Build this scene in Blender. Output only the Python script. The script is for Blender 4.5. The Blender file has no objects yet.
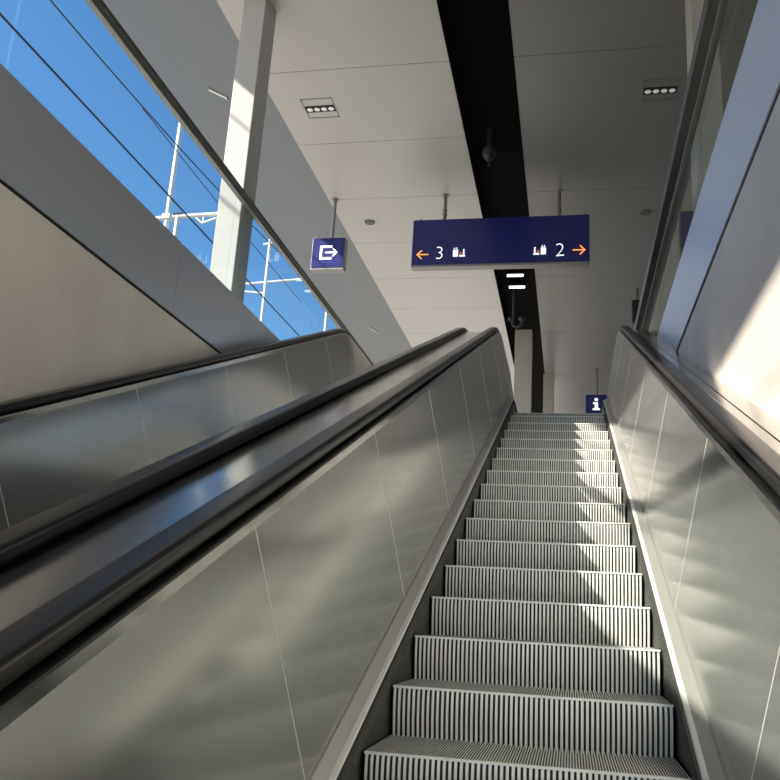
import bpy, math, random
from math import sin, cos, tan, radians, pi, sqrt, atan2
from mathutils import Vector, Matrix

random.seed(7)
scene = bpy.context.scene
COL = scene.collection

# ------------------------------------------------------------------ materials
def mat(name, color, rough=0.5, metal=0.0, **k):
    m = bpy.data.materials.new(name)
    m.use_nodes = True
    b = m.node_tree.nodes['Principled BSDF']
    b.inputs['Base Color'].default_value = (*color, 1)
    b.inputs['Roughness'].default_value = rough
    b.inputs['Metallic'].default_value = metal
    for key, v in k.items():
        b.inputs[key.replace('_', ' ')].default_value = v
    return m

def noise(m, scale, detail=4, vec_scale=None, kind='TEX_NOISE'):
    nt = m.node_tree
    tc = nt.nodes.new('ShaderNodeTexCoord')
    mp = nt.nodes.new('ShaderNodeMapping')
    nt.links.new(tc.outputs['Object'], mp.inputs['Vector'])
    if vec_scale:
        mp.inputs['Scale'].default_value = vec_scale
    n = nt.nodes.new('ShaderNodeTexNoise')
    n.inputs['Scale'].default_value = scale
    n.inputs['Detail'].default_value = detail
    nt.links.new(mp.outputs['Vector'], n.inputs['Vector'])
    return n

def add_bump(m, scale, strength, dist=0.01, vec_scale=None, detail=4):
    nt = m.node_tree
    n = noise(m, scale, detail, vec_scale)
    bp = nt.nodes.new('ShaderNodeBump')
    bp.inputs['Strength'].default_value = strength
    bp.inputs['Distance'].default_value = dist
    nt.links.new(n.outputs['Fac'], bp.inputs['Height'])
    nt.links.new(bp.outputs['Normal'], nt.nodes['Principled BSDF'].inputs['Normal'])

def add_mottle(m, c0, c1, scale, detail=6, vec_scale=None, lo=0.35, hi=0.65):
    nt = m.node_tree
    n = noise(m, scale, detail, vec_scale)
    r = nt.nodes.new('ShaderNodeValToRGB')
    r.color_ramp.elements[0].position = lo
    r.color_ramp.elements[1].position = hi
    r.color_ramp.elements[0].color = (*c0, 1)
    r.color_ramp.elements[1].color = (*c1, 1)
    nt.links.new(n.outputs['Fac'], r.inputs['Fac'])
    nt.links.new(r.outputs['Color'], nt.nodes['Principled BSDF'].inputs['Base Color'])

def add_rough(m, lo, hi, scale, vec_scale=None):
    nt = m.node_tree
    n = noise(m, scale, 5, vec_scale)
    mr = nt.nodes.new('ShaderNodeMapRange')
    mr.inputs['From Min'].default_value = 0.3
    mr.inputs['From Max'].default_value = 0.7
    mr.inputs['To Min'].default_value = lo
    mr.inputs['To Max'].default_value = hi
    nt.links.new(n.outputs['Fac'], mr.inputs['Value'])
    nt.links.new(mr.outputs['Result'], nt.nodes['Principled BSDF'].inputs['Roughness'])

M = {}
M['panel'] = mat('satin_steel', (0.485, 0.485, 0.465), 0.16, 0.84)
add_rough(M['panel'], 0.155, 0.195, 3.0)
add_bump(M['panel'], 1.1, 0.025, 0.02, detail=1)
M['deck'] = mat('polished_steel', (0.52, 0.51, 0.49), 0.16, 1.0)
add_rough(M['deck'], 0.13, 0.20, 5.0)
M['ledge'] = mat('brushed_aluminium', (0.78, 0.77, 0.72), 0.34, 0.5)
M['sill'] = mat('inner_deck_aluminium', (0.50, 0.49, 0.45), 0.38, 0.7)
M['fascia'] = mat('fascia_steel', (0.76, 0.80, 0.89), 0.36, 0.8)  # blue tint stands in for sky reflected in the steel
add_bump(M['fascia'], 0.9, 0.10, 0.03, detail=2)
M['skirt'] = mat('dark_skirt_steel', (0.06, 0.06, 0.055), 0.4, 0.7)
M['rubber'] = mat('black_rubber', (0.013, 0.0125, 0.0125), 0.30, 0.0, Coat_Weight=0.08, Coat_Roughness=0.10, Specular_IOR_Level=0.35)
M['dark'] = mat('dark_recess', (0.012, 0.012, 0.012), 0.7)
M['cleat'] = mat('cleat_aluminium', (0.72, 0.71, 0.65), 0.42, 0.15)
add_mottle(M['cleat'], (0.76, 0.75, 0.69), (0.86, 0.85, 0.78), 9.0)
M['groove'] = mat('black_groove', (0.018, 0.018, 0.016), 0.6)
M['brush'] = mat('brush_bristle', (0.035, 0.035, 0.033), 0.7)
M['stone'] = mat('beige_stone_bounce_lit', (0.68, 0.62, 0.55), 0.55)  # left wall stone lightened, bounce light put into the colour
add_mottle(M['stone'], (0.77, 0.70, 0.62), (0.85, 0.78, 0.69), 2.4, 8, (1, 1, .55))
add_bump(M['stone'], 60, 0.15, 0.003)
M['stone_right'] = mat('beige_stone_toned_down', (0.44, 0.40, 0.355), 0.55)  # same stone, darker copy for the sunlit right wall
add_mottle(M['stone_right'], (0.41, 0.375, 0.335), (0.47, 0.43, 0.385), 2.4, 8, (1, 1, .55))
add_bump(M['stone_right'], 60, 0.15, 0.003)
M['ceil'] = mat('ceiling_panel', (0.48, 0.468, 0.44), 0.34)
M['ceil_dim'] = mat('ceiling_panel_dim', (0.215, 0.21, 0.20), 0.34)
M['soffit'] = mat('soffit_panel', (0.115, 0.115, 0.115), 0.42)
M['outer'] = mat('added_wall_render', (0.44, 0.45, 0.43), 0.6)
M['black'] = mat('black_paint', (0.003, 0.003, 0.003), 0.9, Specular_IOR_Level=0.1)
M['pillar'] = mat('pillar_paint', (0.37, 0.365, 0.36), 0.32)
M['column'] = mat('column_paint', (0.33, 0.315, 0.29), 0.45)
M['rail'] = mat('rail_metal', (0.20, 0.20, 0.18), 0.35, 0.9)
M['rod'] = mat('rod_steel', (0.28, 0.27, 0.25), 0.4, 0.8)
M['housing'] = mat('sign_housing', (0.24, 0.24, 0.235), 0.4, 0.5)
M['floor'] = mat('platform_concrete', (0.48, 0.46, 0.43), 0.7)
add_mottle(M['floor'], (0.36, 0.355, 0.345), (0.44, 0.435, 0.425), 6)
M['lower'] = mat('lower_floor', (0.42, 0.40, 0.37), 0.6)
M['ballast'] = mat('ballast', (0.26, 0.23, 0.20), 0.9)
add_mottle(M['ballast'], (0.18, 0.16, 0.14), (0.34, 0.30, 0.27), 8)
M['galv'] = mat('galvanised_steel', (0.62, 0.63, 0.62), 0.5, 0.3)
M['wire'] = mat('wire_metal', (0.02, 0.025, 0.04), 0.6)
M['grey'] = mat('grey_plastic', (0.10, 0.10, 0.10), 0.5)
M['camera_grey'] = mat('camera_plastic', (0.035, 0.035, 0.035), 0.5)
M['blackbox'] = mat('black_box_plastic', (0.01, 0.01, 0.01), 0.5)
M['reflector'] = mat('lamp_reflector', (0.75, 0.75, 0.73), 0.2, 0.6)

def emis(name, color, strength, base=None, rough=0.3):
    m = mat(name, base or color, rough)
    b = m.node_tree.nodes['Principled BSDF']
    b.inputs['Emission Color'].default_value = (*color, 1)
    b.inputs['Emission Strength'].default_value = strength
    return m

M['blue'] = emis('sign_navy', (0.006, 0.010, 0.09), 0.06, (0.012, 0.015, 0.115), 0.28)
M['bluelite'] = emis('sign_border_blue', (0.02, 0.03, 0.16), 0.1, (0.05, 0.06, 0.26), 0.3)
M['white'] = emis('sign_white', (0.85, 0.88, 0.95), 0.55, (0.8, 0.8, 0.8), 0.4)
M['orange'] = emis('sign_orange', (0.95, 0.36, 0.06), 0.6, (0.8, 0.3, 0.05), 0.4)
M['red'] = emis('sign_red', (0.8, 0.1, 0.05), 0.4, (0.7, 0.1, 0.05), 0.4)
M['lamp'] = emis('lamp_tube', (1.0, 0.97, 0.9), 1.3, (0.9, 0.9, 0.9), 0.4)
M['spotlamp'] = emis('spot_lamp', (1.0, 0.98, 0.92), 0.12, (0.7, 0.7, 0.68), 0.25)

def glass_mat(name, tint, ior=1.5):
    m = bpy.data.materials.new(name)
    m.use_nodes = True
    nt = m.node_tree
    nt.nodes.clear()
    out = nt.nodes.new('ShaderNodeOutputMaterial')
    tr = nt.nodes.new('ShaderNodeBsdfTransparent')
    tr.inputs['Color'].default_value = (*tint, 1)
    gl = nt.nodes.new('ShaderNodeBsdfGlossy')
    gl.inputs['Roughness'].default_value = 0.015
    gl.inputs['Color'].default_value = (0.95, 0.97, 0.97, 1)
    fr = nt.nodes.new('ShaderNodeFresnel')
    fr.inputs['IOR'].default_value = ior
    geo = nt.nodes.new('ShaderNodeNewGeometry')
    inv = nt.nodes.new('ShaderNodeMath'); inv.operation = 'SUBTRACT'
    inv.inputs[0].default_value = 1.0
    nt.links.new(geo.outputs['Backfacing'], inv.inputs[1])
    mu = nt.nodes.new('ShaderNodeMath'); mu.operation = 'MULTIPLY'
    nt.links.new(fr.outputs['Fac'], mu.inputs[0])
    nt.links.new(inv.outputs[0], mu.inputs[1])
    mx = nt.nodes.new('ShaderNodeMixShader')
    nt.links.new(mu.outputs[0], mx.inputs['Fac'])
    nt.links.new(tr.outputs[0], mx.inputs[1])
    nt.links.new(gl.outputs[0], mx.inputs[2])
    nt.links.new(mx.outputs[0], out.inputs['Surface'])
    return m
M['glass'] = glass_mat('balustrade_glass', (0.93, 0.965, 0.955))

# ------------------------------------------------------------------ mesh helpers
class MB:
    def __init__(self):
        self.v = []; self.f = []; self.m = []
    def face(self, pts, mi=0):
        i = len(self.v)
        self.v += [tuple(p) for p in pts]
        self.f.append(tuple(range(i, i + len(pts)))); self.m.append(mi)
    def grid(self, rows, mi=0, closed=False, flip=False):
        """rows: list of equal-length point lists -> quads"""
        i0 = len(self.v); n = len(rows[0])
        for r in rows: self.v += [tuple(p) for p in r]
        for a in range(len(rows) - 1):
            for b in range(n if closed else n - 1):
                b2 = (b + 1) % n
                q = (i0 + a*n + b, i0 + a*n + b2, i0 + (a+1)*n + b2, i0 + (a+1)*n + b)
                self.f.append(q[::-1] if flip else q); self.m.append(mi)
        return i0, n
    def box(self, x0, x1, y0, y1, z0, z1, mi=0):
        i = len(self.v)
        self.v += [(x0,y0,z0),(x1,y0,z0),(x1,y1,z0),(x0,y1,z0),(x0,y0,z1),(x1,y0,z1),(x1,y1,z1),(x0,y1,z1)]
        for q in ((0,3,2,1),(4,5,6,7),(0,1,5,4),(1,2,6,5),(2,3,7,6),(3,0,4,7)):
            self.f.append(tuple(i + a for a in q)); self.m.append(mi)
    def tube(self, pts, r, n=10, mi=0, cap=True):
        pts = [Vector(p) for p in pts]
        rows = []
        for k, p in enumerate(pts):
            t = (pts[min(k+1, len(pts)-1)] - pts[max(k-1, 0)]).normalized()
            up = Vector((0, 0, 1)) if abs(t.z) < 0.95 else Vector((0, 1, 0))
            a = t.cross(up).normalized(); b = a.cross(t)
            rr = r[k] if isinstance(r, (list, tuple)) else r
            rows.append([p + a*rr*cos(2*pi*j/n) + b*rr*sin(2*pi*j/n) for j in range(n)])
        i0, _ = self.grid(rows, mi, closed=True)
        if cap:
            self.f.append(tuple(i0 + j for j in range(n))[::-1]); self.m.append(mi)
            self.f.append(tuple(i0 + (len(rows)-1)*n + j for j in range(n))); self.m.append(mi)
    def prism(self, poly, axis_from, axis_to, mi=0):
        """poly (x,z) extruded along y"""
        n = len(poly); i = len(self.v)
        self.v += [(x, axis_from, z) for x, z in poly] + [(x, axis_to, z) for x, z in poly]
        self.f.append(tuple(range(i, i+n))); self.m.append(mi)
        self.f.append(tuple(range(i+n, i+2*n))[::-1]); self.m.append(mi)
        for k in range(n):
            k2 = (k+1) % n
            self.f.append((i+k2, i+k, i+n+k, i+n+k2)); self.m.append(mi)
    def lathe(self, prof, c=(0,0,0), n=24, mi=0):
        rows = [[(c[0]+r*cos(2*pi*j/n), c[1]+r*sin(2*pi*j/n), c[2]+z) for j in range(n)] for r, z in prof]
        self.grid(rows, mi, closed=True)
    def build(self, name, mats, parent=None, smooth=None, bevel=0, bevel_seg=2, offset=None, recalc=True):
        me = bpy.data.meshes.new(name)
        vs = self.v
        if offset: vs = [(a-offset[0], b-offset[1], c-offset[2]) for a, b, c in vs]
        me.from_pydata(vs, [], self.f)
        if not isinstance(mats, (list, tuple)): mats = [mats]
        for m in mats: me.materials.append(m)
        for p, mi in zip(me.polygons, self.m): p.material_index = mi
        import bmesh
        bm = bmesh.new(); bm.from_mesh(me)
        bmesh.ops.remove_doubles(bm, verts=bm.verts, dist=1e-5)
        if recalc: bmesh.ops.recalc_face_normals(bm, faces=bm.faces)
        if bevel:
            ed = [e for e in bm.edges if len(e.link_faces) == 2 and e.calc_face_angle(0) > radians(35)]
            bmesh.ops.bevel(bm, geom=ed, offset=bevel, segments=bevel_seg, affect='EDGES', profile=0.5)
        bm.to_mesh(me); bm.free()
        if smooth:
            for p in me.polygons: p.use_smooth = True
            me.set_sharp_from_angle(angle=radians(smooth))
        o = bpy.data.objects.new(name, me)
        COL.objects.link(o)
        if offset: o.location = offset
        if parent: o.parent = parent
        return o

def tag(o, label, cat, group=None):
    o['label'] = label; o['category'] = cat
    if group: o['group'] = group
    return o

def thing(name, label, cat, loc=(0,0,0), group=None):
    o = bpy.data.objects.new(name, None)
    o.empty_display_size = 0.1
    COL.objects.link(o); o.location = loc
    return tag(o, label, cat, group)

def structure(o):
    o['kind'] = 'structure'; return o

# ------------------------------------------------------------------ geometry of the place
INC = radians(23.2)
CI, SI = cos(INC), sin(INC)
R_ARC = 2.7
Y1, Z1 = 8.745, 2.152            # end of the straight nosing line
L_ARC = R_ARC*INC
YF = Y1 + R_ARC*SI               # start of the flat part
FLOOR = Z1 + R_ARC*(1-CI)        # upper landing level

R_B = 0.60                        # the balustrade bends later and more sharply than the steps
Y1B = 9.26
Z1B = Z1 + (Y1B - Y1)*SI/CI
L_B = R_B*INC

def path_point(s, n, y1, z1, rad, length):
    """point of the escalator path: s along the nosing line, n square to it"""
    if s < 0:
        y, z, a = y1 + s*CI, z1 + s*SI, INC
    elif s < length:
        a = INC - s/rad
        y, z = y1 + rad*(SI - sin(a)), z1 + rad*(cos(a) - CI)
    else:
        a = 0; y, z = y1 + rad*SI + (s - length), z1 + rad*(1 - CI)
    return (y - n*sin(a), z + n*cos(a))

def P(s, n):
    return path_point(s, n, Y1B, Z1B, R_B, L_B)
def PS(s, n):
    return path_point(s, n, Y1, Z1, R_ARC, L_ARC)

NEWEL_S = L_B + 1.35

def srange(s0, s1):
    out = [s0]
    for k in range(13):
        t = L_B*k/12
        if s0 < t < s1: out.append(t)
    out.append(s1)
    return out

S0 = -13.9
ESC_X = -0.14
ESC2_X = -1.976
WALL_L, WALL_R = -2.92, 0.83
HN = 0.919                        # handrail top, square to nosing line

def strip(prof, s0, s1, mi=0, mb=None, cx=0, side=1, close_ends=True, closed=True):
    """sweep profile [(u, n)] along the path"""
    mb = mb or MB()
    rows = []
    for s in srange(s0, s1):
        rows.append([(cx + side*u, *P(s, n)) for u, n in prof])
    i0, n = mb.grid(rows, mi, closed=closed)
    if close_ends and closed:
        mb.f.append(tuple(i0 + j for j in range(n))); mb.m.append(mi)
        mb.f.append(tuple(i0 + (len(rows)-1)*n + j for j in range(n))[::-1]); mb.m.append(mi)
    return mb

def hand_path(n, r_off=0.0, sstart=S0):
    """path of the handrail in (y,z) with half-round newel"""
    rad = 0.36
    pts = []
    ss = srange(sstart, NEWEL_S)
    for s in ss: pts.append(P(s, n))
    cy, cz = P(NEWEL_S, n - rad)
    for k in range(1, 17):
        a = pi/2 - pi*k/16
        pts.append((cy + rad*cos(a), cz + rad*sin(a)))
    y, z = pts[-1]
    pts.append((y - 0.35, z))
    return pts

def sweep_path(path, prof, x0, mb, mi=0, closed=True):
    rows = []
    for k, (y, z) in enumerate(path):
        a = path[max(k-1, 0)]; b = path[min(k+1, len(path)-1)]
        ty, tz = b[0]-a[0], b[1]-a[1]; l = sqrt(ty*ty+tz*tz) or 1
        ny, nz = -tz/l, ty/l
        rows.append([(x0+u, y + w*ny, z + w*nz) for u, w in prof])
    i0, n = mb.grid(rows, mi, closed=closed)
    if closed:
        mb.f.append(tuple(i0 + j for j in range(n))); mb.m.append(mi)
        mb.f.append(tuple(i0 + (len(rows)-1)*n + j for j in range(n))[::-1]); mb.m.append(mi)

def rounded_profile(w, h, r, n=5):
    out = []
    for cx, cy, a0 in ((w/2-r, h/2-r, 0), (-w/2+r, h/2-r, pi/2), (-w/2+r, -h/2+r, pi), (w/2-r, -h/2+r, 3*pi/2)):
        for k in range(n+1):
            a = a0 + pi/2*k/n
            out.append((cx + r*cos(a), cy + r*sin(a)))
    return out

# ------------------------------------------------------------------ escalator step (cleated tread and riser)
PITCH = 0.4/CI
def step_mesh(depth=0.40, rise=0.1714):
    mb = MB()
    W = 0.494
    lip = 0.008
    # nosing lip
    mb.box(-W, W, 0.0, 0.010, -lip, 0.0, 0)
    # riser cleats
    N = 56; p = 2*W/N
    prof = [(-lip, 0.004), (-0.03, 0.001), (-0.07, 0.004), (-0.11, 0.010), (-0.15, 0.020), (-rise-0.02, 0.030)]
    gd = 0.012
    for k in range(N):
        x = -W + k*p
        xs = [(x, gd, 1), (x+0.17*p, gd, 1), (x+0.23*p, 0.0, 0), (x+0.77*p, 0.0, 0), (x+0.83*p, gd, 1), (x+p, gd, 1)]
        for a in range(5):
            (xa, da, _), (xb, db, _) = xs[a], xs[a+1]
            mi = 0 if a == 2 else 1
            rows = [[(xa, dy+da, dz), (xb, dy+db, dz)] for dz, dy in prof]
            mb.grid(rows, mi)
    # tread ribs
    N = 112; p = 2*W/N; d = 0.011
    y0, y1 = 0.010, depth + 0.02
    for k in range(N):
        x = -W + k*p
        xs = [(x, -d), (x+0.25*p, -d), (x+0.28*p, 0), (x+0.72*p, 0), (x+0.75*p, -d), (x+p, -d)]
        for a in range(5):
            (xa, za), (xb, zb) = xs[a], xs[a+1]
            mi = 0 if a == 2 else 1
            mb.face([(xa, y0, za), (xb, y0, zb), (xb, y1, zb), (xa, y1, za)], mi)
    # side flanges and underside
    for s in (-1, 1):
        xx = s*(W+0.001)
        mb.face([(xx, 0.004, 0), (xx, y1, 0), (xx, y1, -0.04), (xx, 0.03, -rise-0.02)], 1)
    mb.face([(-W, y1, -0.04), (W, y1, -0.04), (W, 0.035, -rise-0.02), (-W, 0.035, -rise-0.02)], 1)
    return mb

def panel_obj(cx, side, sa, sb, parent, last=False):
    """one stainless inner panel between two joints, leaning outwards"""
    nb, nt_ = 0.130*CI, 0.918*CI
    ub, ut = 0.556, 0.668
    g = 0.0024
    sa += g; sb -= g
    mb = MB()
    rad = 0.36
    ss = [x for x in srange(sa, sb)]
    # subdivide the straight pieces lightly
    cols = []
    def topn(s):
        if last and s > NEWEL_S:
            d = min(s - NEWEL_S, rad*0.93)
            return nt_ - rad + sqrt(max(rad*rad*0.87 - d*d, 0))
        return nt_
    if last:
        ss = [s for s in ss if s < NEWEL_S] + [NEWEL_S] + [NEWEL_S + rad*0.93*k/8 for k in range(1, 9)]
    def col(s, off):
        t = topn(s); out = []
        for k in range(5):
            n = nb + (t - nb)*k/4
            f = (n - nb)/(nt_ - nb)
            out.append((cx + side*(ub + (ut-ub)*f + off), *P(s, n)))
        return out
    front = [col(s, 0) for s in ss]
    back = [col(s, 0.004) for s in ss]
    mb.grid(front); mb.grid(back, flip=True)
    for a in range(len(ss)-1):
        mb.face([front[a][-1], front[a+1][-1], back[a+1][-1], back[a][-1]])
        mb.face([front[a][0], back[a][0], back[a+1][0], front[a+1][0]])
    for e in (0, -1):
        for k in range(4):
            mb.face([front[e][k], front[e][k+1], back[e][k+1], back[e][k]])
    return mb.build('inner_panel', M['panel'], parent, smooth=30)

def build_escalator(cx, root, step_proto=None):
    base = root.location.copy()
    def fin(o):
        o.parent = root; o.location = o.location - base
        return o
    joints = [-7.45 - 1.36*4 + 1.36*k for k in range(10)]
    joints = [S0] + [j for j in joints if S0 + .1 < j < 0.6]
    for side in (-1, 1):
        # skirt
        fin(strip([(0.503, -0.36), (0.503, 0.080), (0.520, 0.080), (0.520, -0.36)], S0, NEWEL_S+0.2, cx=cx, side=side).build('skirt_panel', M['skirt'], None))
        # bright ledge + inner deck slope
        fin(strip([(0.5025, 0.0805), (0.506, 0.086), (0.519, 0.094), (0.5195, 0.0805)], S0, NEWEL_S+0.2, cx=cx, side=side).build('skirt_ledge', M['ledge'], None, bevel=0))
        fin(strip([(0.5197, 0.0805), (0.5197, 0.0925), (0.552, 0.120), (0.580, 0.121), (0.580, 0.0805)], S0, NEWEL_S+0.2, cx=cx, side=side).build('inner_deck', M['sill'], None))
        # skirt brush: rows of short bristle tufts
        mb = MB()
        s = -9.2
        base_n = 0.052
        mb2 = strip([(0.494, base_n+0.002), (0.494, base_n+0.0255), (0.5028, base_n+0.0255), (0.5028, base_n+0.002)], -9.4, 1.0, cx=cx, side=side)
        while s < -0.2:
            ds = 0.007 + 0.005*random.random()
            n0 = base_n - 0.012 - 0.007*random.random(); u0 = 0.488 - 0.006*random.random()
            lean = 0.006*(random.random()-.5)
            a = (cx+side*0.4935, *P(s, base_n+0.018)); b = (cx+side*0.4935, *P(s+ds, base_n+0.018))
            c = (cx+side*u0, *P(s+ds*.7+lean, n0)); d = (cx+side*u0, *P(s+ds*.3+lean, n0))
            e = (cx+side*0.4935, *P(s+ds*.5, base_n+0.004))
            mb2.face([a, b, c, d]); mb2.face([d, c, e])
            s += ds
        fin(mb2.build('skirt_brush', M['brush'], None, recalc=False))
        # inner panels
        for k in range(len(joints)):
            a = joints[k]; last = k == len(joints)-1
            b = NEWEL_S + 0.36 if last else joints[k+1]
            fin(panel_obj(cx, side, a, b, None, last))
            # slim bright strips that cover the panel joints
        for s in joints[1:]:
            mb = MB(); rows = []
            for k in range(2):
                n = (0.130*CI, 0.918*CI)[k]; u = (0.556, 0.668)[k]
                rows.append([(cx + side*(u - d), *P(s + e, n)) for d, e in ((-0.003, -0.0028), (0.0008, -0.0016), (0.0008, 0.0016), (-0.003, 0.0028))])
            mb.grid(rows, 0, closed=True)
            fin(mb.build('joint_strip', M['ledge'], None))
        # backing behind the panels
        fin(strip([(0.5615, 0.125), (0.6730, 0.838), (0.680, 0.838), (0.5685, 0.125)], S0, NEWEL_S, cx=cx, side=side).build('panel_backing', M['ledge'], None))
        # handrail guide (facet strip with bright edge) following the newel
        mb = MB()
        hp = hand_path(HN - 0.060)
        prof = [(-0.022*side, -0.024), (-0.022*side, 0.0035), (-0.017*side, 0.0075), (0.075*side, 0.0075), (0.075*side, -0.024)]
        sweep_path(hp, prof, cx + side*0.6865, mb)
        fin(mb.build('handrail_guide', M['deck'], None, smooth=25))
        mb = MB()
        sweep_path(hand_path(HN - 0.046), [(-0.018, -0.008), (-0.018, 0.012), (0.018, 0.012), (0.018, -0.008)], cx + side*0.735, mb)
        fin(mb.build('handrail_track', M['dark'], None))
        # rubber handrail
        mb = MB()
        sweep_path(hand_path(HN - 0.0245), rounded_profile(0.092, 0.049, 0.0185, 6), cx + side*0.731, mb)
        fin(mb.build('handrail', M['rubber'], None, smooth=40))
    return fin

root_r = thing('escalator', 'stainless escalator on the right whose cleated steps climb to the platform', 'escalator', (ESC_X, 0, -3.3))
fin_r = build_escalator(ESC_X, root_r)
root_l = thing('escalator', 'neighbouring escalator on the left, its steps hidden behind the black handrails', 'escalator', (ESC2_X, 0, -3.3))
fin_l = build_escalator(ESC2_X, root_l)

# decks: between the two escalators, and towards both walls
def deck_mesh(x0, x1, ridge):
    mb = MB()
    n0, n1 = 0.845, 0.868
    prof = [(x0, n0-0.05), (x0, n1-0.006), (x0+0.006*(1 if x1 > x0 else -1), n1), (x1, n1), (x1, n0-0.05)]
    return strip(prof, S0, NEWEL_S+0.05, mb=mb)
r0 = ESC_X + 0.7835
fin_r(deck_mesh(r0, r0+0.088, 0).build('deck_cover', M['deck'], None, smooth=25))
fin_r(deck_mesh(r0+0.091, WALL_R-0.004, 0).build('deck_cover', M['deck'], None, smooth=25))
xm0, xm1 = ESC_X - 0.7835, ESC2_X + 0.7835
fin_r(deck_mesh(xm0, xm0 + (xm1-xm0)*0.5 + 0.001, 0).build('deck_cover', M['deck'], None, smooth=25))
fin_l(deck_mesh(xm1, xm1 + (xm0-xm1)*0.5 + 0.001, 0).build('deck_cover', M['deck'], None, smooth=25))
fin_l(deck_mesh(ESC2_X - 0.7835, WALL_L+0.004, 0).build('deck_cover', M['deck'], None, smooth=25))

# steps
proto_mb = step_mesh()
step0 = None
s_first = (2.765 - Y1)/CI
ks = range(-3, 18)
noses = [PS(s_first + PITCH*k, 0) for k in ks] 
noses = [(y, z) for y, z in noses if y < YF + 0.55]
for root, cx in ((root_r, ESC_X), (root_l, ESC2_X)):
    for i, (y, z) in enumerate(noses):
        if step0 is None:
            o = proto_mb.build('step', [M['cleat'], M['groove']], None, recalc=False); step0 = o
        else:
            o = step0.copy(); COL.objects.link(o)
        o.parent = root
        o.location = (0, y, z - root.location.z)
# comb plate and floor plate at the top
yc = noses[-1][0] + 0.43
for fin, cx in ((fin_r, ESC_X), (fin_l, ESC2_X)):
    mb = MB(); mb.box(cx-0.50, cx+0.50, yc, yc+0.25, FLOOR-0.02, FLOOR+0.012)
    for k in range(56):
        x = cx - 0.494 + 0.988*(k+.5)/56
        mb.face([(x-.003, yc, FLOOR+0.01), (x+.003, yc, FLOOR+.01), (x+.002, yc-0.05, FLOOR-0.002), (x-.002, yc-.05, FLOOR-.002)])
    fin(mb.build('comb_plate', M['ledge'], None, recalc=False))
    mb = MB(); mb.box(cx-0.72, cx+0.72, yc+0.25, 12.4, FLOOR-0.03, FLOOR+0.008)
    fin(mb.build('floor_plate', M['ledge'], None))
    # truss housing underneath the steps
    mb = strip([(-0.80, -0.95), (-0.80, -0.37), (0.80, -0.37), (0.80, -0.95)], S0, NEWEL_S+0.1, cx=cx)
    fin(mb.build('truss_housing', M['dark'], None))

# ------------------------------------------------------------------ walls of the escalator pit
YB, YE = -4.2, 12.6
FB_L, FT_L = 2.07, 2.655
FB_R, FT_R = 2.14, 2.75
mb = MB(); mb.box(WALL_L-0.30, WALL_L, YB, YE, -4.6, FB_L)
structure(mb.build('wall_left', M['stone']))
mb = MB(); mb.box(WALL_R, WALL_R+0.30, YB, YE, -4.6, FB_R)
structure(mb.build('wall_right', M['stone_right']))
def fascia(x, side, zb, zt, name):
    """stainless coping over the pit edge: folded sheets with fine joints"""
    mb = MB()
    y = YB
    while y < YE:
        y2 = min(y + 3.2, YE)
        a, b = y + 0.002, y2 - 0.002
        xi = x - side*0.010
        xo = x + side*0.085
        mb.box(min(xi, xo), max(xi, xo), a, b, zb+0.014, zt)
        y = y2
    # dark shadow gap under the coping
    mb.box(min(x-side*.003, x+side*.05), max(x-side*.003, x+side*.05), YB, YE, zb-0.004, zb+0.014, 1)
    return structure(mb.build(name, [M['fascia'], M['dark']]))
fascia(WALL_L, -1, FB_L, FT_L, 'trim_1')
fascia(WALL_R, 1, FB_R, FT_R, 'trim_2')

# ------------------------------------------------------------------ glass balustrades along the pit
def balustrade(x, side, joints, zb, zt, rail_z0, rail_z1, w_in, w_out, label, yend):
    root = thing('glass_balustrade', label, 'glass railing', (x, joints[0], zb))
    b = root.location.copy()
    for a, c in zip(joints[:-1], joints[1:]):
        mb = MB()
        xa, xb = sorted((x + side*0.030, x + side*0.048))
        mb.box(xa, xb, a+0.004, c-0.004, zb-0.12, zt)
        o = mb.build('glass_pane', M['glass'], root); o.location -= b
    mb = MB()
    xi, xo = x - side*w_in, x + side*w_out
    xa, xb = sorted((xi, xo))
    mb.box(xa, xb, joints[0], yend, rail_z0 + 0.028, rail_z1)
    o = mb.build('top_rail', M['rail'], root, bevel=0.005); o.location -= b
    mb = MB()
    xa, xb = sorted((x + side*0.016, x + side*0.062))
    mb.box(xa, xb, joints[0], yend, rail_z0, rail_z0 + 0.034)
    o = mb.build('rail_channel', M['housing'], root, bevel=0.003); o.location -= b
    return root
balustrade(WALL_L, -1, [-5.65, -2.65, 0.35, 3.35, 6.35, 9.35, 12.35], FT_L, 3.62, 3.59, 3.665, 0.0, 0.06,
           'clear glass railing with dark top rail on the left side, sky behind it', 12.35)
balustrade(WALL_R, 1, [-5.1, -2.5, 0.1, 2.7, 5.3, 7.9, 10.5, 12.4], FT_R, 3.56, 3.53, 3.66, 0.052, 0.06,
           'reflective glass railing with dark top rail on the right side', 12.4)

# ------------------------------------------------------------------ floors
mb = MB(); mb.box(-5.4, WALL_L-0.302, YB, 60, FLOOR-1.2, FLOOR-0.003)
mb.box(WALL_R+0.302, 3.88, YB, 60, FLOOR-1.2, FLOOR-0.003)
mb.box(WALL_L-0.302, WALL_R+0.302, 12.602, 60, FLOOR-1.2, FLOOR-0.003)
structure(mb.build('floor', M['floor']))
mb = MB(); mb.box(WALL_L, WALL_R, YB, YE, -4.7, -4.6); mb.box(-60, 60, -80, YB, -4.7, -4.6)
structure(mb.build('floor_lower', M['lower']))
mb = MB(); mb.box(-90, -5.4, YB, 140, FLOOR-1.3, FLOOR-1.0)
mb.box(4.2, 90, YB, 140, FLOOR-1.3, FLOOR-1.0)
structure(mb.build('ground', M['ballast']))

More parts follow.
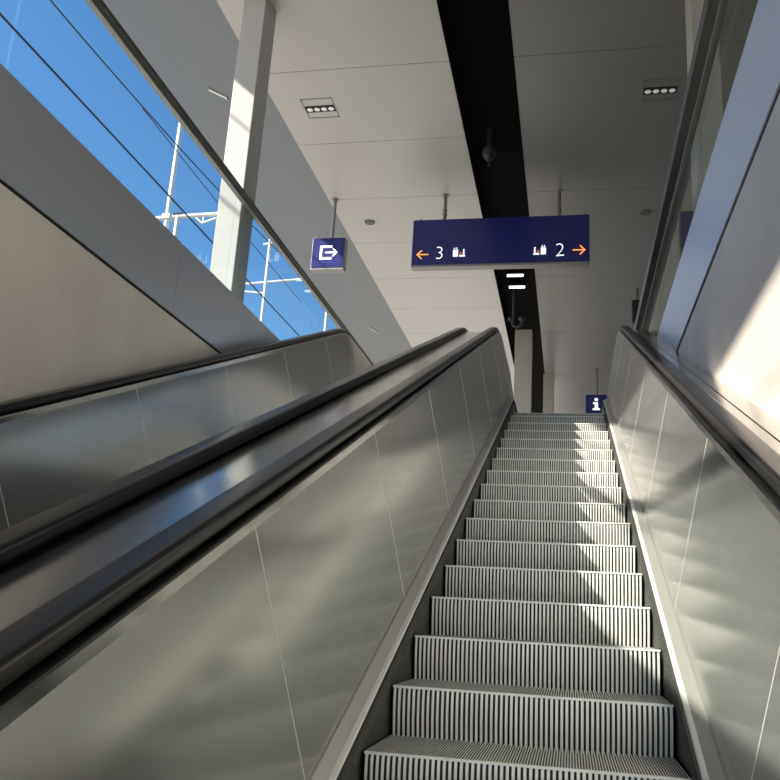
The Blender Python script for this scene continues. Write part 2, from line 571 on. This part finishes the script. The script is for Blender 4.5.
# ------------------------------------------------------------------ roof: ceiling panels, dark channel, raking soffits
HC = 6.0
CX0, CX1 = -3.59, 1.62           # inner edges of the soffits
SX0, SX1 = -1.34, -0.63          # dark channel
def ceiling_half(x0, x1, pitch, y_off, m):
    mb = MB()
    y = y_off - round(18.108/pitch)*pitch
    while y < 60:
        g = 0.005
        mb.box(x0, x1, y+g, y+pitch-g, HC, HC+0.04)
        y += pitch
    mb.box(x0, x1, y_off-18.108, 60, HC+0.041, HC+0.35, 1)
    return structure(mb.build('ceiling', [m, M['dark']]))
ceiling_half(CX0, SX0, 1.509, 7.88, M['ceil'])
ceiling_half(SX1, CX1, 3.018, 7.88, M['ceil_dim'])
mb = MB()
ya, yb = -12.0, 60
mb.box(SX0, SX1, ya, yb, HC+0.30, HC+0.35)
structure(mb.build('ceiling', M['black']))
for k, x in ((3, SX0), (4, SX1)):
    mb = MB(); mb.box(x-0.004, x+0.004, ya, yb, HC-0.002, HC+0.30)
    structure(mb.build('trim_%d' % k, M['black']))
RX, RZ = 2.25, 1.24              # rise of the raking soffit to the roof edge
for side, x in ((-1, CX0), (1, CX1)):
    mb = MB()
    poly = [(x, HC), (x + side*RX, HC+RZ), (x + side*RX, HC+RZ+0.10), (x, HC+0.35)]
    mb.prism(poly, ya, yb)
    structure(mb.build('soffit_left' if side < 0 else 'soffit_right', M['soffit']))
mb = MB(); mb.box(3.88, 4.2, -12, 60, FLOOR-1.2, HC+2.0)  # added wall, blocks light coming in from the right
structure(mb.build('wall_added_right', M['outer']))
mb = MB(); mb.box(-5.6, 3.6, 60, 60.3, FLOOR, HC+1.4)
structure(mb.build('wall_end', M['stone']))

# ------------------------------------------------------------------ pillars
def pillar(x0, x1, y0, y1, z0, z1, m, name, label):
    mb = MB(); mb.box(x0, x1, y0, y1, z0, z1)
    b = ((x0+x1)/2, (y0+y1)/2, z0)
    root = thing(name, label, 'pillar', b)
    o = mb.build('shaft', m, root, bevel=0.006, offset=b); o.location = (0, 0, 0)
    mb = MB()
    mb.box(x0-0.05, x1+0.05, y0-0.05, y1+0.05, z0, z0+0.02)
    o = mb.build('base_plate', M['rod'], root, offset=b); o.location = (0, 0, 0)
    return root
pillar(-3.26, -3.025, 6.62, 6.92, FLOOR, HC+0.02, M['pillar'], 'pillar', 'pale square steel pillar rising behind the left glass railing, half sunlit')
pillar(1.045, 1.28, 6.62, 6.92, FLOOR, HC+0.02, M['pillar'], 'pillar', 'pale square pillar behind the right glass railing at the picture top')
pillar(-1.16, -0.80, 16.8, 17.15, FLOOR, HC+0.02, M['column'], 'pillar', 'grey column under the black ceiling channel beyond the escalator top, nearer of two')
pillar(-0.66, -0.40, 20.0, 20.3, FLOOR, HC+0.02, M['column'], 'pillar', 'narrow grey column beside the black ceiling channel, farther of two')

# ------------------------------------------------------------------ signs
def text_mesh(body, size, material, name, parent, loc, align='CENTER'):
    cu = bpy.data.curves.new(name, 'FONT')
    cu.body = body; cu.size = size; cu.align_x = align; cu.align_y = 'CENTER'
    cu.extrude = 0.002; cu.offset = -0.006; cu.resolution_u = 6
    tmp = bpy.data.objects.new('tmp_text', cu)
    COL.objects.link(tmp)
    dg = bpy.context.evaluated_depsgraph_get()
    me = bpy.data.meshes.new_from_object(tmp.evaluated_get(dg))
    bpy.data.objects.remove(tmp)
    me.materials.clear(); me.materials.append(material)
    o = bpy.data.objects.new(name, me); COL.objects.link(o)
    o.parent = parent; o.location = loc; o.rotation_euler = (pi/2, 0, 0)
    return o

def plate(mb, pts, y, t=0.004, mi=0):
    """flat polygon (x,z), front face towards -y"""
    n = len(pts)
    mb.face([(x, y-t, z) for x, z in pts], mi)
    for k in range(n):
        (xa, za), (xb, zb) = pts[k], pts[(k+1) % n]
        mb.face([(xa, y-t, za), (xa, y, za), (xb, y, zb), (xb, y-t, zb)], mi)

def line_plate(mb, a, b, w, y, mi=0, t=0.004):
    ax, az = a; bx, bz = b
    l = sqrt((bx-ax)**2 + (bz-az)**2); dx, dz = (bx-ax)/l*w/2, (bz-az)/l*w/2
    plate(mb, [(ax - dx + dz, az - dz - dx), (bx + dx + dz, bz + dz - dx), (bx + dx - dz, bz + dz + dx), (ax - dx - dz, az - dz + dx)], y, t, mi)

def rounded_frame(mb, cx, cz, half, r, w, y, mi=0, t=0.003):
    def ring(h, rr):
        out = []
        for sx, sz, a0 in ((1,1,0), (-1,1,pi/2), (-1,-1,pi), (1,-1,3*pi/2)):
            for k in range(5):
                a = a0 + pi/2*k/4
                out.append((cx + sx*(h-rr) + rr*cos(a), cz + sz*(h-rr) + rr*sin(a)))
        return out
    o, i = ring(half, r), ring(half-w, max(r-w, .002))
    n = len(o)
    for k in range(n):
        k2 = (k+1) % n
        mb.face([(o[k][0], y-t, o[k][1]), (i[k][0], y-t, i[k][1]), (i[k2][0], y-t, i[k2][1]), (o[k2][0], y-t, o[k2][1])], mi)

def rod(root, x, y, z0, z1, r=0.026, collars=True):
    mb = MB(); mb.tube([(x, y, z0), (x, y, z1)], r, 14)
    mb.lathe([(0, 0), (r*2.2, 0), (r*2.2, 0.012), (0, 0.012)], (x, y, z1-0.012), 16)
    if collars:
        for dz in (0.10, 0.17):
            mb.lathe([(r, 0), (r*1.45, 0.006), (r*1.45, 0.028), (r, 0.034)], (x, y, z0+dz), 14)
    return mb.build('hanging_rod', M['rod'], root, smooth=40)

def sign_box(root, x0, x1, y, z0, z1, depth=0.14):
    mb = MB(); mb.box(x0, x1, y, y+depth, z0, z1)
    mb.build('housing', M['housing'], root, bevel=0.004)
    mb = MB(); mb.box(x0+0.008, x1-0.008, y-0.010, y+0.001, z0+0.030, z1-0.004)
    mb.build('front_panel', M['blue'], root, bevel=0.003)
    return y - 0.0102

YS = 10.82
ZB, ZT = 4.835, 5.575
# -- platform sign
t = thing('platform_sign', 'wide navy platform sign with numbers 3 and 2 hanging from the ceiling', 'sign', (-1.0, YS, ZB))
W2 = 1.255
f = sign_box(t, -W2, W2, 0, 0, ZT-ZB)
rod(t, -0.81, 0.07, ZT-ZB-0.01, HC-ZB); rod(t, 0.83, 0.07, ZT-ZB-0.01, HC-ZB)
for x in (-W2+0.10, W2-0.06):
    mb = MB(); mb.tube([(x, 0.05, ZT-ZB-0.005), (x, 0.05, ZT-ZB+0.05)], 0.010, 8); mb.box(x-.02, x+.02, 0.03, .07, ZT-ZB, ZT-ZB+0.015)
    mb.build('lifting_eye', M['rod'], t)
ZC = 0.205
def arrow(root, x0, x1, zc, name='arrow', m=None, y=None, w=0.020, hh=0.068):
    """x0 = tail, x1 = tip"""
    mb = MB(); d = 1 if x1 > x0 else -1
    line_plate(mb, (x0, zc), (x1 - d*0.006, zc), w, y)
    line_plate(mb, (x1 - d*hh, zc + hh), (x1, zc), w, y - 0.0003)
    line_plate(mb, (x1 - d*hh, zc - hh), (x1, zc), w, y - 0.0006)
    return mb.build(name, m or M['orange'], root)
arrow(t, -W2+0.240, -W2+0.085, ZC-0.015, y=f, w=0.017, hh=0.062)
text_mesh('3', 0.285, M['white'], 'numeral', t, (-W2+0.408, f, ZC-0.005))
text_mesh('2', 0.285, M['white'], 'numeral', t, (W2-0.405, f, ZC-0.005))
arrow(t, W2-0.225, W2-0.068, ZC-0.005, y=f, w=0.017, hh=0.062)
def pictogram(root, cx, mirror, f):
    s = -1 if mirror else 1
    mb = MB()
    rounded_frame(mb, cx, ZC+0.02, 0.098, 0.02, 0.005, f, 1)
    plate(mb, [(cx+s*x, z) for x, z in ((-.082, ZC-.06), (-.010, ZC-.06), (-.010, ZC+.045), (-.082, ZC+.045))], f)
    for x in (-.062, -.030):
        plate(mb, [(cx+s*(x-.012), ZC+.058), (cx+s*(x+.012), ZC+.058), (cx+s*x, ZC+.088)], f)
    plate(mb, [(cx+s*x, z) for x, z in ((.010, ZC-.062), (.092, ZC-.062), (.092, ZC-.036), (.010, ZC-.036))], f)
    plate(mb, [(cx+s*x, z) for x, z in ((.060, ZC-.030), (.082, ZC-.030), (.082, ZC+.024), (.060, ZC+.024))], f)
    c = (cx+s*.071, ZC+.042)
    plate(mb, [(c[0]+.013*cos(2*pi*k/10), c[1]+.013*sin(2*pi*k/10)) for k in range(10)], f)
    plate(mb, [(cx+s*.006, ZC-.02), (cx+s*.044, ZC-.02), (cx+s*.025, ZC+.016)], f, mi=2)
    return mb.build('pictogram', [M['white'], M['bluelite'], M['red']], root, recalc=False)
pictogram(t, -W2+0.685, False, f)
pictogram(t, W2-0.682, True, f)

# -- exit sign
t = thing('exit_sign', 'small square navy sign with white exit arrow, partly sunlit, on a ceiling rod', 'sign', (-3.505, YS, ZB))
f = sign_box(t, -0.25, 0.25, 0, 0, 0.50)
rod(t, 0.02, 0.07, 0.495, HC-ZB, 0.026, False)
mb = MB(); mb.tube([(-0.20, 0.05, 0.495), (-0.235, 0.05, 0.56)], 0.007, 8)
mb.build('cable_stub', M['rod'], t)
mb = MB(); rounded_frame(mb, 0, 0.265, 0.165, 0.035, 0.009, f)
mb.build('border', M['bluelite'], t, recalc=False)
mb = MB()
L, B_, T_ = -0.105, 0.17, 0.355
line_plate(mb, (L, B_), (L, T_), 0.034, f)
line_plate(mb, (L, B_), (0.045, B_), 0.034, f - 0.0003)
line_plate(mb, (L, T_), (0.045, T_), 0.034, f - 0.0006)
mb.build('exit_symbol', M['white'], t, recalc=False)
arrow(t, -0.03, 0.135, 0.262, 'arrow', M['white'], f - 0.0009, 0.022, 0.052)

# -- information sign
t = thing('information_sign', 'small navy sign with white letter i hanging beyond the escalator top', 'sign', (0.60, 19.5, ZB))
f = sign_box(t, -0.25, 0.25, 0, 0, 0.50)
rod(t, 0.02, 0.07, 0.495, HC-ZB, 0.026, False)
mb = MB(); rounded_frame(mb, 0, 0.265, 0.165, 0.035, 0.010, f)
mb.build('border', M['bluelite'], t, recalc=False)
mb = MB()
plate(mb, [(.045*cos(2*pi*k/14), .375+.040*sin(2*pi*k/14)) for k in range(14)], f)
plate(mb, [(-.075, .31), (.04, .31), (.04, .165), (.085, .165), (.085, .12), (-.085, .12), (-.085, .165), (-.04, .165), (-.04, .265), (-.075, .265)], f)
mb.build('letter', M['white'], t, recalc=False)

# ------------------------------------------------------------------ ceiling fittings
def downlight(x, y, label):
    t = thing('ceiling_light', label, 'ceiling light', (x, y, HC), 'four lamp ceiling lights')
    mb = MB(); w, d = 0.20, 0.20
    for a in ((-w, w, -d, -d+.012), (-w, w, d-.012, d), (-w, -w+.012, -d, d), (w-.012, w, -d, d)):
        mb.box(*a, -0.006, 0.002)
    mb.build('frame', M['housing'], t)
    mb = MB(); mb.box(-w+.012, w-.012, -.055, .075, -0.004, 0.001)
    mb.build('recess_plate', M['dark'], t)
    for k in range(4):
        xx = -0.135 + 0.09*k
        mb = MB()
        mb.lathe([(0.0, -0.012), (0.026, -0.012), (0.036, -0.006), (0.036, 0.0)], (xx, 0.02, 0), 14)
        mb.build('lamp', M['spotlamp'], t, smooth=40)
    return t
downlight(-3.05, 8.60, 'square four lamp light in the ceiling left of the black channel')
downlight(1.0, 8.64, 'square four lamp light in the ceiling right of the black channel')

def detector(x, y, label, m):
    t = thing('smoke_detector', label, 'smoke detector', (x, y, HC))
    mb = MB(); mb.lathe([(0, -0.022), (0.075, -0.022), (0.085, -0.010), (0.085, 0.0)], (0, 0, 0), 24)
    mb.build('body', M['grey'], t, smooth=40)
    mb = MB(); mb.lathe([(0.086, 0.0), (0.086, -0.006), (0.115, -0.004), (0.118, 0.0)], (0, 0, 0), 24)
    mb.build('collar', m, t, smooth=40)
detector(-3.13, 11.64, 'round grey detector in the pale ceiling between exit sign and platform sign', M['ceil'])
detector(1.08, 11.63, 'round grey detector in the dim ceiling right of the platform sign', M['ceil_dim'])

# slim lights in the left soffit
ang = atan2(RZ, RX)
for yy, lab in ((8.94, 'slim slot light on the raking left soffit beside the tall pillar'), (18.22, 'slim slot light on the raking left soffit, low, above the left escalator')):
    t = thing('soffit_light', lab, 'light', (-4.60, yy, HC + (4.60-3.59)*RZ/RX - 0.001), 'slot lights of the soffit')
    t.rotation_euler = (0, ang, 0)
    mb = MB(); mb.box(-0.17, 0.17, -0.035, 0.035, -0.012, 0.001)
    mb.build('frame', M['housing'], t, bevel=0.003)
    mb = MB(); mb.box(-0.155, 0.155, -0.018, 0.018, -0.017, -0.011)
    mb.build('diffuser', M['reflector'], t)

# lamps and cameras in the dark channel
for yy, lab in ((13.88, 'white lamp bar in the black ceiling channel, upper of two below the sign'), (14.42, 'white lamp bar in the black ceiling channel, lower of two below the sign')):
    t = thing('lamp_bar', lab, 'lamp', (-0.98, yy, HC))
    mb = MB(); mb.box(-0.17, 0.17, -0.05, 0.05, 0.026, 0.2995)
    mb.build('lamp_housing', M['black'], t)
    mb = MB(); mb.tube([(-0.145, 0, 0.0), (0.145, 0, 0.0)], 0.024, 12)
    mb.build('lamp_tube', M['lamp'], t, smooth=40)

t = thing('security_camera', 'dark dome camera hanging in the black ceiling channel above the sign', 'camera', (-1.06, 9.7, HC))
mb = MB(); mb.tube([(0, 0, 0.2995), (0, 0, -0.02)], 0.03, 10)
mb.build('stem', M['camera_grey'], t)
mb = MB(); mb.lathe([(0.0, 0.06), (0.05, 0.055), (0.085, 0.02), (0.09, -0.02), (0.088, -0.06), (0.0, -0.06)], (0, 0, -0.04), 20)
mb.build('body', M['camera_grey'], t, smooth=40)
mb = MB(); mb.lathe([(0.07, 0), (0.066, -0.03), (0.045, -0.058), (0.0, -0.07)], (0, 0, -0.10), 20)
mb.build('dome', M['rubber'], t, smooth=60)
mb = MB(); mb.box(-0.012, 0.012, -0.012, 0.012, -0.25, -0.15)
mb.build('bracket', M['camera_grey'], t)

t = thing('security_camera', 'dark twin camera on a drop pole in the black channel below the sign', 'camera', (-1.06, 14.75, HC))
mb = MB(); mb.tube([(0, 0, 0.2995), (0, 0, -0.55)], 0.022, 10)
mb.build('pole', M['camera_grey'], t, smooth=40)
mb = MB(); mb.tube([(-0.02, 0, -0.55), (0.0, 0, -0.63), (0.06, 0, -0.67), (0.14, 0, -0.64), (0.17, 0, -0.55)], 0.024, 8)
mb.build('arm', M['camera_grey'], t, smooth=50)
for xx, rz in ((-0.06, 0.0), (0.17, -0.35)):
    mb = MB(); mb.box(-0.030, 0.030, -0.12, 0.12, -0.032, 0.032)
    o = mb.build('camera_body', M['camera_grey'], t, bevel=0.012); o.location = (xx, 0, -0.50); o.rotation_euler = (0.35, 0, rz)

t = thing('loudspeaker', 'small black loudspeaker box hung from the ceiling beside the right railing end', 'loudspeaker', (1.185, 14.5, HC))
mb = MB(); mb.box(-0.10, 0.10, 0, 0.16, -0.66, -0.25)
mb.build('cabinet', M['blackbox'], t, bevel=0.012)
mb = MB(); mb.tube([(0, .08, -0.26), (0, .08, 0.0)], 0.02, 10)
mb.build('mount', M['grey'], t)
mb = MB(); mb.box(-0.08, 0.08, -0.006, 0.001, -0.63, -0.28)
mb.build('grille', M['dark'], t)

# ------------------------------------------------------------------ overhead line outside, left
GROUND = FLOOR - 1.0
def mast(x, y, ztop, label, group=None, r=0.07):
    t = thing('catenary_mast', label, 'mast', (x, y, GROUND))
    mb = MB(); mb.tube([(0, 0, 0), (0, 0, ztop-GROUND)], [r, r*0.8], 12)
    mb.build('pole', M['galv'], t, smooth=40)
    mb = MB(); mb.box(-0.2, 0.2, -0.2, 0.2, 0, 0.25)
    mb.build('footing', M['floor'], t)
    return t
t = mast(-8.17, 14.4, 11.2, 'white overhead line mast seen through the left glass, nearest one with bracket arm', r=0.062)
z = 7.68 - GROUND
mb = MB(); mb.tube([(-0.25, 0, z-0.02), (0, 0, z), (1.12, 0, z+0.03)], 0.045, 10); mb.box(-0.08, 0.08, -0.08, 0.08, z-0.05, z+0.05)
mb.build('bracket_arm', M['galv'], t, smooth=40)
mb = MB(); mb.tube([(0.23, 0, z+0.02), (0.23, 0, z-1.9)], 0.05, 10)
mb.build('support_post', M['galv'], t, smooth=40)
mb = MB()
for k in range(7):
    xx = 0.14 + 0.028*k
    mb.tube([(xx, 0, z+0.045), (xx+0.014, 0, z+0.045)], 0.055 if k % 2 == 0 else 0.035, 10)
mb.build('insulator', M['camera_grey'], t, smooth=40)
mb = MB(); mb.tube([(0.62, 0, z-0.02), (0.78, 0, z-0.16), (1.08, 0, z-0.06)], 0.022, 8); mb.tube([(0.80, 0, z-.16), (0.80, 0, z+0.04)], 0.018, 8)
mb.build('steady_arm', M['galv'], t, smooth=40)

t = mast(-8.17, 20.0, 9.95, 'white overhead line mast with short cross arm, right of the pale pillar', r=0.055)
zt_ = 9.75 - GROUND
mb = MB(); mb.tube([(-0.18, 0, zt_-0.03), (0.18, 0, zt_+0.03)], 0.035, 8)
mb.build('cross_arm', M['galv'], t, smooth=40)
z = 8.60 - GROUND
mb = MB(); mb.tube([(-0.6, 0, z-0.04), (0.0, 0, z), (1.05, 0, z+0.07)], 0.030, 8)
mb.build('bracket_arm', M['galv'], t, smooth=40)
mb = MB(); mb.tube([(-0.6, 0, z-0.26), (0.0, 0, z-0.32)], 0.026, 8)
mb.build('stay_arm', M['galv'], t, smooth=40)
mast(-8.28, 26.0, 10.1, 'white mast at the far low corner of the left glass', r=0.07)

def wire(name, pts, r, label, sag=0.0):
    mb = MB(); mb.tube(pts, r, 6)
    return tag(mb.build(name, M['wire'], None, smooth=60), label, 'wire')
def span(x, z, zm, y0=-10, y1=60, period=30.0, yc=5.0):
    out = []
    y = y0
    while y <= y1:
        d = ((y - yc + period/2) % period - period/2)/(period/2)
        out.append((x, y, zm + (z - zm)*d*d)); y += 1.0
    return out
wire('overhead_wire', [(-7.1, -10, 7.07), (-7.1, 60, 7.07)], 0.016, 'dark straight overhead wire, lowest of those crossing the left sky')
def high(y):
    d = y - 8.58
    return 7.97 + 0.0185*d + 0.0045*d*d if d > 0 else 7.97 + 0.004*d
wire('overhead_wire', [(-7.1, y, high(y)) for y in range(-4, 27)], 0.012, 'dark overhead wire highest in the left sky')
wire('overhead_wire', [(-7.1, 11.2, high(11.2)-0.024), (-7.1, 14.36, 7.96), (-7.1, 20.0, 8.0)], 0.009, 'thin overhead wire branching off below the highest one in the left sky')

# ------------------------------------------------------------------ light
SUN_D = Vector((1.0, 0.64, -0.87)).normalized()
sd = bpy.data.lights.new('sun', 'SUN')
sd.energy = 8.0; sd.angle = radians(0.55); sd.color = (1.0, 0.92, 0.81)
so = bpy.data.objects.new('sun', sd); COL.objects.link(so)
so.rotation_euler = SUN_D.to_track_quat('-Z', 'Y').to_euler()
so.location = (-20, -12, 20)

w = bpy.data.worlds.new('sky'); scene.world = w
w.use_nodes = True
nt = w.node_tree
bg = nt.nodes['Background']
sky = nt.nodes.new('ShaderNodeTexSky')
sky.sky_type = 'NISHITA'
sky.sun_disc = False
sky.sun_elevation = radians(36.5)
sky.sun_rotation = atan2(-1.0, -0.64)
sky.air_density = 1.0; sky.dust_density = 0.7; sky.ozone_density = 2.5
hs = nt.nodes.new('ShaderNodeHueSaturation')
hs.inputs['Saturation'].default_value = 1.25
nt.links.new(sky.outputs['Color'], hs.inputs['Color'])
nt.links.new(hs.outputs['Color'], bg.inputs['Color'])
bg.inputs['Strength'].default_value = 0.15

# ------------------------------------------------------------------ camera
f_px, cx_px = 833.68, 414.47
pitch, roll, yaw = radians(15.2912), radians(-3.1739), radians(10.9935)
Rm = (Matrix.Rotation(yaw, 3, 'Z') @ Matrix.Rotation(pitch, 3, 'X') @ Matrix.Rotation(roll, 3, 'Y'))
# camera looks along +Y of Rm with +Z up; Blender cameras look along -Z with +Y up
cam_rot = Rm @ Matrix(((1, 0, 0), (0, 0, -1), (0, 1, 0)))
cd = bpy.data.cameras.new('camera')
cd.sensor_width = 36.0; cd.sensor_fit = 'HORIZONTAL'
cd.lens = f_px/780*36.0
cd.shift_x = (390 - cx_px)/780
cd.clip_start = 0.02; cd.clip_end = 500
co = bpy.data.objects.new('camera', cd); COL.objects.link(co)
co.matrix_world = Matrix.Translation((0, 0, 0)) @ cam_rot.to_4x4()
scene.camera = co

vs = scene.view_settings
vs.view_transform = 'Standard'; vs.look = 'None'; vs.gamma = 1.0; vs.exposure = 0.75; vs.use_curve_mapping = False
